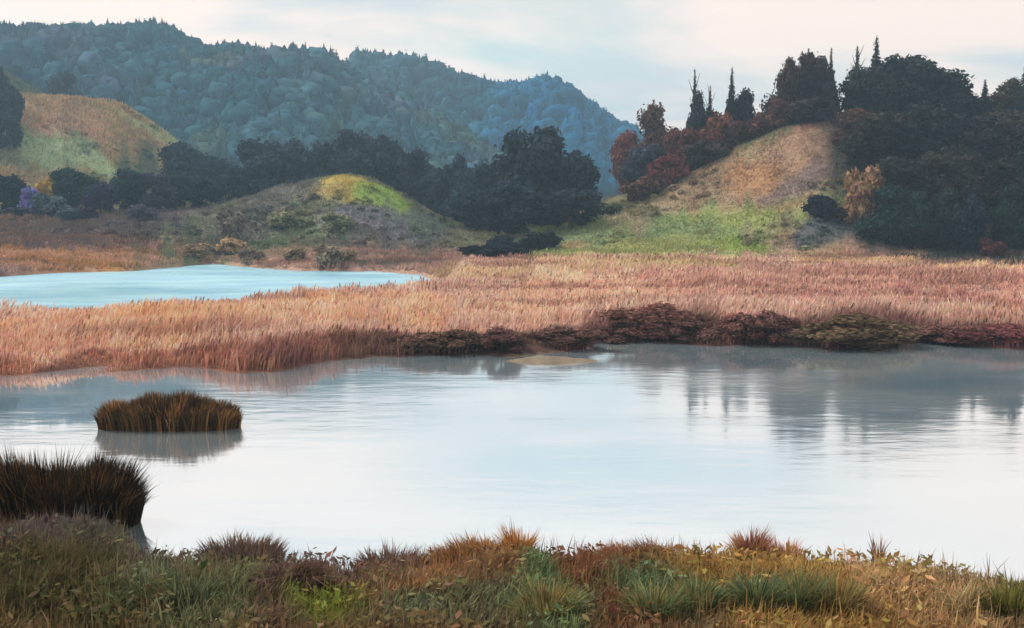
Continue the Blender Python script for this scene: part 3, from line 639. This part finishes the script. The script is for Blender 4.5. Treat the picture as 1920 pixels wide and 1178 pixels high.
# --- dark shrubs on the lagoon's far shore
for a in [(1238, 558, 130, (100, 64, 56), 'dark brown square-topped shrub on the lagoon\'s far shore'), (1300, 590, 80, (96, 66, 60), 'lower brown shrub right of the square-topped one'),
          (1395, 574, 90, (102, 66, 58), 'brown shrub with spiky top left of centre of the right shore'), (1450, 572, 100, (98, 64, 58), 'brown shrub joined to the spiky one on its right'),
          (1625, 576, 150, (92, 74, 52), 'big olive-brown rounded shrub on the lagoon\'s far shore'), (1545, 604, 110, (92, 72, 58), 'low spreading shrub left of the big olive-brown one'),
          (940, 604, 90, (92, 62, 58), 'dark shrub on the shore above the pale mud bar'), (862, 612, 100, (88, 66, 52), 'low umber shrub left of the one above the mud bar'),
          (790, 616, 90, (94, 68, 54), 'leftmost dark shrub of the lagoon\'s far shore'), (1060, 604, 110, (96, 68, 60), 'low brown shrub midway between mud bar and square-topped shrub'),
          (1750, 606, 120, (98, 66, 58), 'low brown shrub right of the big olive-brown one'), (1160, 600, 110, (94, 64, 56), 'low dark shrub touching the left side of the square-topped one'), (1820, 608, 90, (100, 62, 58), 'small low shrub left of the maroon one'),
          (1880, 600, 110, (104, 58, 58), 'maroon shrub on the shore by the right picture edge')]:
    xx = at_depth(a[0], 400, 70)[0]
    for _ in range(4): Ys = float(far_shore(xx)) + 1.2; xx = at_depth(a[0], 400, Ys)[0]
    plant('thicket', a[0], Ys, a[1] - 4, a[2] * 1.6, a[3], a[4], 'shrub', group='dark shrubs on the lagoon shore', depth=.6, k=1.6)

def scrub(n):
    y = np.concatenate([rng.uniform(180, 262, n), rng.uniform(300, 430, n // 2)]); x = rng.uniform(-.5, .42, len(y)) * y
    k = (np.where(y > 290, x < -.28 * y, True)) & (height(x, y) > 1.2) & (fbm(x * .06, y * .06, 3, 131) > .47); x, y = x[k], y[k]; n = len(x); k = 46
    r_ = rng.uniform(.35, 1.0, n) * np.where(y > 290, 1.9, 1) * (.5 + rng.random(n)); d = rng.normal(size=(n, k, 3)); d /= np.linalg.norm(d, axis=2)[:, :, None]; d[..., 2] = np.abs(d[..., 2])
    P = np.stack([x, y, height(x, y) - .05], -1)[:, None] + d * rng.uniform(.5, 1.1, (n, k, 1)) * np.stack([r_, r_, r_ * .8], -1)[:, None]
    c = np.repeat((cover(x, y) * rng.uniform(.45, .95, (n, 1)) * rng.normal(1, .08, (n, 3)))[:, None], k, 1) * np.clip(rng.normal(1, .2, (n, k, 1)), .5, 1.6)
    v, f, c = cards(P.reshape(-1, 3), d.reshape(-1, 3), np.repeat(r_ * .42, k), c.reshape(-1, 3), 1.5); return v, f, np.clip(c, 0, .6)
stuff('undergrowth', 'low scattered scrub dotting the knoll, meadow edge and tan hill', 'scrub', [scrub(2600)])

# ------------------------------------------------------------------ woods on the far ridges
def forest(name, label, n, yr, tr, crest_f, Yc, cfun, hs):
    y = rng.uniform(*yr, n); x = rng.uniform(*tr, n) * y
    m = n // 3; y[:m] = rng.normal(Yc - 5, 10, m); y = np.minimum(y, Yc + 22)
    z = height(x, y)
    parts = []
    hh = hs * rng.uniform(.6, 1.3, n) * np.where(np.abs(y - Yc) < 32, .65 + .6 * noise(x * .05, 0 * y, 14), 1) * (.75 + .5 * noise(x * .03, y * .03, 11)); ww = hh * rng.uniform(.36, .62, n)
    FT = ICO_F[ICO_V[ICO_F].mean(1)[:, 2] > -.45]
    con = rng.random(n) < .45; ww = np.where(con, ww * .72, ww); hh = np.where(con, hh * 1.2, hh)
    # rounded or pointed crown bodies
    B = np.repeat((ICO_V * (1 + .38 * (rng.random((1, len(ICO_V), 1)) - .5)))[0][None], n, 0) * (1 + .42 * (rng.random((n, len(ICO_V), 1)) - .5))
    up = np.clip((B[:, :, 2] + 1) / 2, 0, 1); tap = np.where(con[:, None], 1.25 * (1 - up) ** .8 + .08, 1.0)
    B = np.stack([B[:, :, 0] * tap * ww[:, None], B[:, :, 1] * tap * ww[:, None], B[:, :, 2] * hh[:, None] * .55 + hh[:, None] * .45], -1) + np.stack([x, y, z], -1)[:, None]
    ct = cfun(x, y) * rng.uniform(.62, 1.3, (n, 1)) * rng.normal(1, .06, (n, 3))
    cb = ct[:, None] * np.clip(rng.normal(1, .22, (n, len(ICO_V), 1)), .45, 1.7)
    fb = (FT[None] + (np.arange(n) * len(ICO_V))[:, None, None]).reshape(-1, 3)
    k = 16
    d = rng.normal(size=(n, k, 3)); d /= np.linalg.norm(d, axis=2)[:, :, None]; d[:, :, 2] = np.abs(d[:, :, 2]) * 1.2 - .2
    tp = np.where(con[:, None, None], 1.15 - np.clip(d[:, :, 2:], 0, 1), 1)
    P = np.stack([x, y, z + hh * .45], -1)[:, None] + d * rng.uniform(.85, 1.08, (n, k, 1)) * np.stack([ww, ww, hh * .57], -1)[:, None] * np.concatenate([tp, tp, np.ones_like(tp)], 2)
    c = np.repeat(ct[:, None], k, 1) * np.clip(rng.normal(1, .2, (n, k, 1)), .5, 1.6)
    v, f, cc = cards(P.reshape(-1, 3), d.reshape(-1, 3), np.repeat(ww * .34, k), c.reshape(-1, 3), 1.5)
    return stuff(name, label, 'forest', [(B.reshape(-1, 3), fb, np.clip(cb.reshape(-1, 3), 0, .6)), (v, f, np.clip(cc, 0, .6))], None, np.arange(len(fb) + len(f)) < len(fb))
def ridge_col(x, y):
    c = np.empty((len(x), 3)); c[:] = (.032, .105, .140); t = x / y  # extra blue in the foliage colour paints in the haze of distance
    m = sstep(.45, .6, fbm(x * .012, y * .012, 3, 15))[:, None]; c = c * (1 - m) + np.array((.050, .130, .165)) * m
    m = (sstep(.42, .6, fbm(x * .02, y * .02, 3, 16)) * (y < 610))[:, None]; c = c * (1 - .7 * m) + np.array((.10, .125, .165)) * .7 * m
    m = (sstep(.60, .66, fbm(x * .03, y * .03, 3, 18)))[:, None]; c = c * (1 - .6 * m) + np.array((.10, .14, .10)) * .6 * m
    m = sstep(-.40, -.45, t)[:, None]; c = c * (1 - m * .6) + np.array((.025, .05, .09)) * m * .6
    return c
def ridge_col_b(x, y):
    c = np.empty((len(x), 3)); c[:] = (.040, .125, .160); t = (x / y)[:, None]
    m = sstep(-.08, .02, t); c = c * (1 - m) + np.array((.012, .150, .300)) * m  # bluer to the right: deeper haze put into the foliage colour
    m = (sstep(.5, .62, fbm(x * .02, y * .02, 3, 19)))[:, None]; return c * (1 - .25 * m)
forest('forest', 'blue-green wood covering the nearer ridge on the left', 7600, (470, 690), (-.62, .03), ridge_a, 650, ridge_col, 9.5)
forest('forest', 'bluer wood on the more distant ridge sloping down to the valley gap', 4800, (690, 920), (-.22, .30), ridge_b, 880, ridge_col_b, 12)

# ------------------------------------------------------------------ foreground bank vegetation
n = 150000
y = rng.uniform(16.5, 31, n); x = rng.uniform(-.60, .60, n) * y
k = y < near_shore(x) + .1; x, y = x[k], y[k]
fgh = lambda x, y: (.16 + .40 * fbm(x * .7, y * .7, 3, 101)) * np.where(near_shore(x) - y < .8, 1.15, 1.0)
lean_dir = lambda x, y: .3 + 5 * (noise(x * .3, y * .3, 105) - .5)
stuff('bank_grass', 'brown, ochre and green rough grass covering the near bank', 'grass',
      [field('', '', '', x, y, fgh, .040, .45, .28, 0, lean_dir, .9, None, 1.35),
       field('', '', '', x[::14], y[::14], lambda x, y: .45 + .35 * fbm(x * .9, y * .9, 2, 109), .022, .2, .3, 0, None, .6, None, 1.5)])

def bank_leaves(n):
    y = rng.uniform(17, 30, n); x = rng.uniform(-.58, .58, n) * y; k = (y < near_shore(x) - .3) & (fbm(x * 1.1, y * 1.1, 3, 121) > .5); x, y = x[k], y[k]; n = len(x)
    c = vary(cover(x, y) * 1.35, .3, .12); nr = rng.normal(0, .5, (n, 3)); nr[:, 2] += .9; nr[:, 1] -= .3; nr /= np.linalg.norm(nr, axis=1)[:, None]
    v, f, c = cards(np.stack([x, y, height(x, y) + rng.uniform(.1, .52, n)], -1), nr, rng.uniform(.04, .10, n), c * .85, 2.4)
    return v, f, np.clip(c, 0, .8)
stuff('bank_weeds', 'low broad-leaved weeds and litter among the near bank grass', 'weeds', [bank_leaves(22000)])
def tuft(name, label, cat, px, base_py, wpx, hpx, cols, n, blade=.03, lean=.25, dirn=None, group=None, depth=.6, base_col=(60, 48, 36), Y=None, jag=.35, parts=True):
    q = hit(px, base_py) if Y is None else (at_depth(px, 400, Y)[0], Y)
    x0, y0 = q; s = y0 / FPX; wx, hh = wpx * s / 2, hpx * s * (.72 if jag > .32 else 1); wy = max(wx * depth, .15)
    e = link(name, None, None, label=label, category=cat); e.location = (x0, y0, 0)
    if group: e['group'] = group
    a = rng.uniform(-1, 1, n); b = rng.uniform(-1, 1, n); kk = np.abs(a) ** 3 + np.abs(b) ** 3 < 1; a, b = a[kk], b[kk]; m = len(a); far_ = np.where(rng.random(m) < (.08 if jag > .32 else .0), rng.uniform(1.05, 1.3, m), 1.0); a, b = a * far_, b * far_
    X, Y_ = x0 + a * wx, y0 + b * wy; Z = np.maximum(height(X, Y_), -.08)
    prof = (.50 + .8 * fbm(a * 4 + px, b * 2, 3, 7)) * (1 - .25 * np.abs(a) ** 4)
    h = hh * prof * (1 - jag + (jag + .15) * rng.random(m) ** .8)
    h = np.where(far_ > 1, h * .55, h)
    cl = np.array([lin(c) for c in cols]); ci = np.clip((fbm(X * 1.6 + px, Y_ * 1.6, 3, 33) * 1.5 - .25) * len(cl), 0, len(cl) - 1).astype(int)
    ci = np.where(rng.random(m) < .25, rng.integers(0, len(cl), m), ci)
    rad = np.sqrt(a * a + b * b); od = np.arctan2(b * wy, a * wx) + rng.normal(0, .6, m)
    d = od if dirn is None else np.where(rng.random(m) < .3, od, dirn + rng.normal(0, .4, m))
    fan = .28 * rad ** 2 if jag > .32 else .22 * rad ** 3
    v, f, c = blades(np.stack([X - x0, Y_ - y0, Z], -1), h, blade * rng.uniform(.6, 1.4, m), d, np.clip(rng.normal(lean, .12, m) + fan, 0, .88), vary(cl[ci] * 1.3, .28))
    link('stems', build_mesh(name + '_stems', v, f, c, MAT_BLADE), e)
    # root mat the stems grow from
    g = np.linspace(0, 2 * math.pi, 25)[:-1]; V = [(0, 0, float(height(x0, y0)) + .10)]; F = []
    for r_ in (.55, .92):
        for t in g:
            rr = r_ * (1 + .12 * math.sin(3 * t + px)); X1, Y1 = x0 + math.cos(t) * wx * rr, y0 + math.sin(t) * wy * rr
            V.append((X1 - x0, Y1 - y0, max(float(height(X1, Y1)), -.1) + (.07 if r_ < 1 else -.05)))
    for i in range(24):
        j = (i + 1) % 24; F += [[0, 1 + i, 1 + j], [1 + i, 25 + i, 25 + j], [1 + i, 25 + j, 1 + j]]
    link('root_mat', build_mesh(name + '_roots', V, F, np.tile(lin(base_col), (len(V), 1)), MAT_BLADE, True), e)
    return e
BR = [(110, 76, 36), (84, 60, 30), (58, 42, 24), (138, 94, 42)]
tuft('reed_island', 'dark brown reed island standing alone in the lagoon', 'reeds', 318, 794, 262, 56, BR, 9000, .045, .12, depth=.32, base_col=(30, 22, 16), jag=.3)
tuft('reed_stand', 'tall dark brown reed stand in the water at the left picture edge', 'reeds', 95, 985, 330, 128, [(84, 58, 28), (52, 40, 22), (36, 28, 18), (112, 76, 32)], 14000, .035, .12, depth=.35, base_col=(36, 28, 20), jag=.28)
tuft('grass_tussock', 'ochre pointed grass tussock on the edge of the near bank', 'grass', 972, 1058, 44, 108, [(170, 112, 46), (150, 96, 40), (186, 132, 60)], 420, .03, .15)
tuft('grass_tussock', 'broad ochre-brown tussock left of the pointed one on the bank edge', 'grass', 885, 1066, 150, 86, [(160, 108, 48), (132, 90, 48), (120, 84, 56)], 1800, .03, .4, 2.4)
tuft('grass_tussock', 'rust-brown tussock mound in the middle of the near bank edge', 'grass', 1180, 1070, 190, 82, [(132, 86, 52), (116, 76, 48), (146, 98, 62)], 2400, .03, .4, 2.4)
tuft('sorrel_clump', 'reddish brown dry sorrel clump poking above the near bank', 'plant', 1405, 1060, 56, 92, [(150, 100, 72), (134, 90, 66), (168, 120, 92)], 500, .035, .2)
tuft('sorrel_clump', 'small pinkish sorrel clump just right of the reddish brown one', 'plant', 1470, 1062, 70, 72, [(178, 124, 104), (150, 104, 80)], 420, .03, .2)
tuft('dry_stalk', 'single upright brown stalk on the right part of the near bank', 'plant', 1646, 1062, 16, 90, [(142, 92, 72), (124, 84, 66)], 60, .03, .06)
tuft('grass_tussock', 'dark brown tussock swept to the right on the near bank', 'grass', 545, 1125, 110, 118, [(92, 68, 56), (76, 58, 46), (108, 82, 66)], 1500, .03, .62, .5)
tuft('grass_tussock', 'grey-brown tussock on the bank edge left of the swept one', 'grass', 455, 1062, 150, 80, [(112, 90, 76), (98, 80, 72)], 1600, .03, .25)
tuft('grass_tussock', 'brown tussock on the bank edge between the swept and broad ochre tussocks', 'grass', 735, 1085, 130, 80, [(112, 88, 76), (126, 94, 72)], 1400, .03, .25)
for px, by, w, h, lab in [(1025, 1178, 110, 120, 'rounded sage-green rush clump at the middle of the near bank'), (1225, 1172, 90, 110, 'sage-green rush clump left of the row on the near bank'),
                          (1310, 1160, 90, 115, 'green rush clump at the left of the ochre patch'), (1420, 1168, 60, 140, 'slim green rush clump second in the row over ochre grass'),
                          (1500, 1168, 56, 145, 'slimmest green rush clump of the row over ochre grass'), (1565, 1170, 70, 140, 'green rush clump ending the row on its right')]:
    tuft('rush_clump', lab, 'rushes', px, by, w, h, [(92, 108, 72), (100, 108, 66), (120, 120, 72), (132, 112, 60)], 1100, .034, .28, group='green rush clumps on the near bank', jag=.6)
tuft('rush_clump', 'grey-green rush clump on the left part of the near bank', 'rushes', 350, 1140, 110, 70, [(100, 106, 76), (88, 94, 64)], 1300, .03, .3, group='green rush clumps on the near bank')
tuft('grass_tussock', 'bright yellow-green tussock low in the near bank', 'grass', 610, 1190, 150, 46, [(122, 124, 30), (104, 110, 34), (140, 138, 44)], 1700, .025, .4)
tuft('grass_tussock', 'pale straw tussock near the lower right corner', 'grass', 1815, 1178, 80, 116, [(166, 138, 96), (146, 122, 82)], 1100, .03, .35, .5)
tuft('grass_tussock', 'olive-green tussock in the lower right corner', 'grass', 1895, 1180, 110, 118, [(104, 102, 36), (92, 94, 40), (120, 114, 44)], 1600, .03, .2)
# fallen dark red twig
def twig():
    pts = [hit(px, py) for px, py in [(468, 1122), (510, 1116), (560, 1118), (600, 1108), (632, 1100)]]
    P = [(a, b, float(height(a, b)) + .30) for a, b in pts]; o = np.array(P[0])
    e = link('fallen_twig', None, None, label='dark red fallen twig lying on the near bank grass', category='twig'); e.location = o
    m, t, out = new_mat('red_bark'); b = N(t, 'ShaderNodeBsdfPrincipled'); b.inputs['Base Color'].default_value = (.11, .018, .02, 1); b.inputs['Roughness'].default_value = .7; t.links.new(b.outputs[0], out.inputs[0])
    v, f, _ = tube(np.array(P) - o, [.035, .03, .025, .018, .008], 6); link('stem', build_mesh('twig_stem', v, f, None, m, True), e)
    q = np.array(P[2]) - o; v, f, _ = tube([q, q + [.25, .2, .10], q + [.5, .25, .12]], [.016, .011, .004], 5); link('side_shoot', build_mesh('twig_shoot', v, f, None, m, True), e)
twig()

# ------------------------------------------------------------------ haze
def haze():
    v = np.array([(a, b, c) for a in (-1700, 1700) for b in (-90, 2700) for c in (-2.5, 150)], float)
    f = np.array([(0, 1, 3, 2), (4, 6, 7, 5), (0, 4, 5, 1), (2, 3, 7, 6), (0, 2, 6, 4), (1, 5, 7, 3)])
    m, t, out = new_mat('haze'); p = N(t, 'ShaderNodeVolumePrincipled')
    p.inputs['Color'].default_value = (.52, .78, 1.0, 1); p.inputs['Density'].default_value = 0.00038; p.inputs['Anisotropy'].default_value = 0.2
    t.links.new(p.outputs[0], out.inputs['Volume'])
    link('haze', build_mesh('haze', v, f, None, m), kind='stuff', label='thin bluish haze lying over the valley and far ridges', category='haze')
haze()
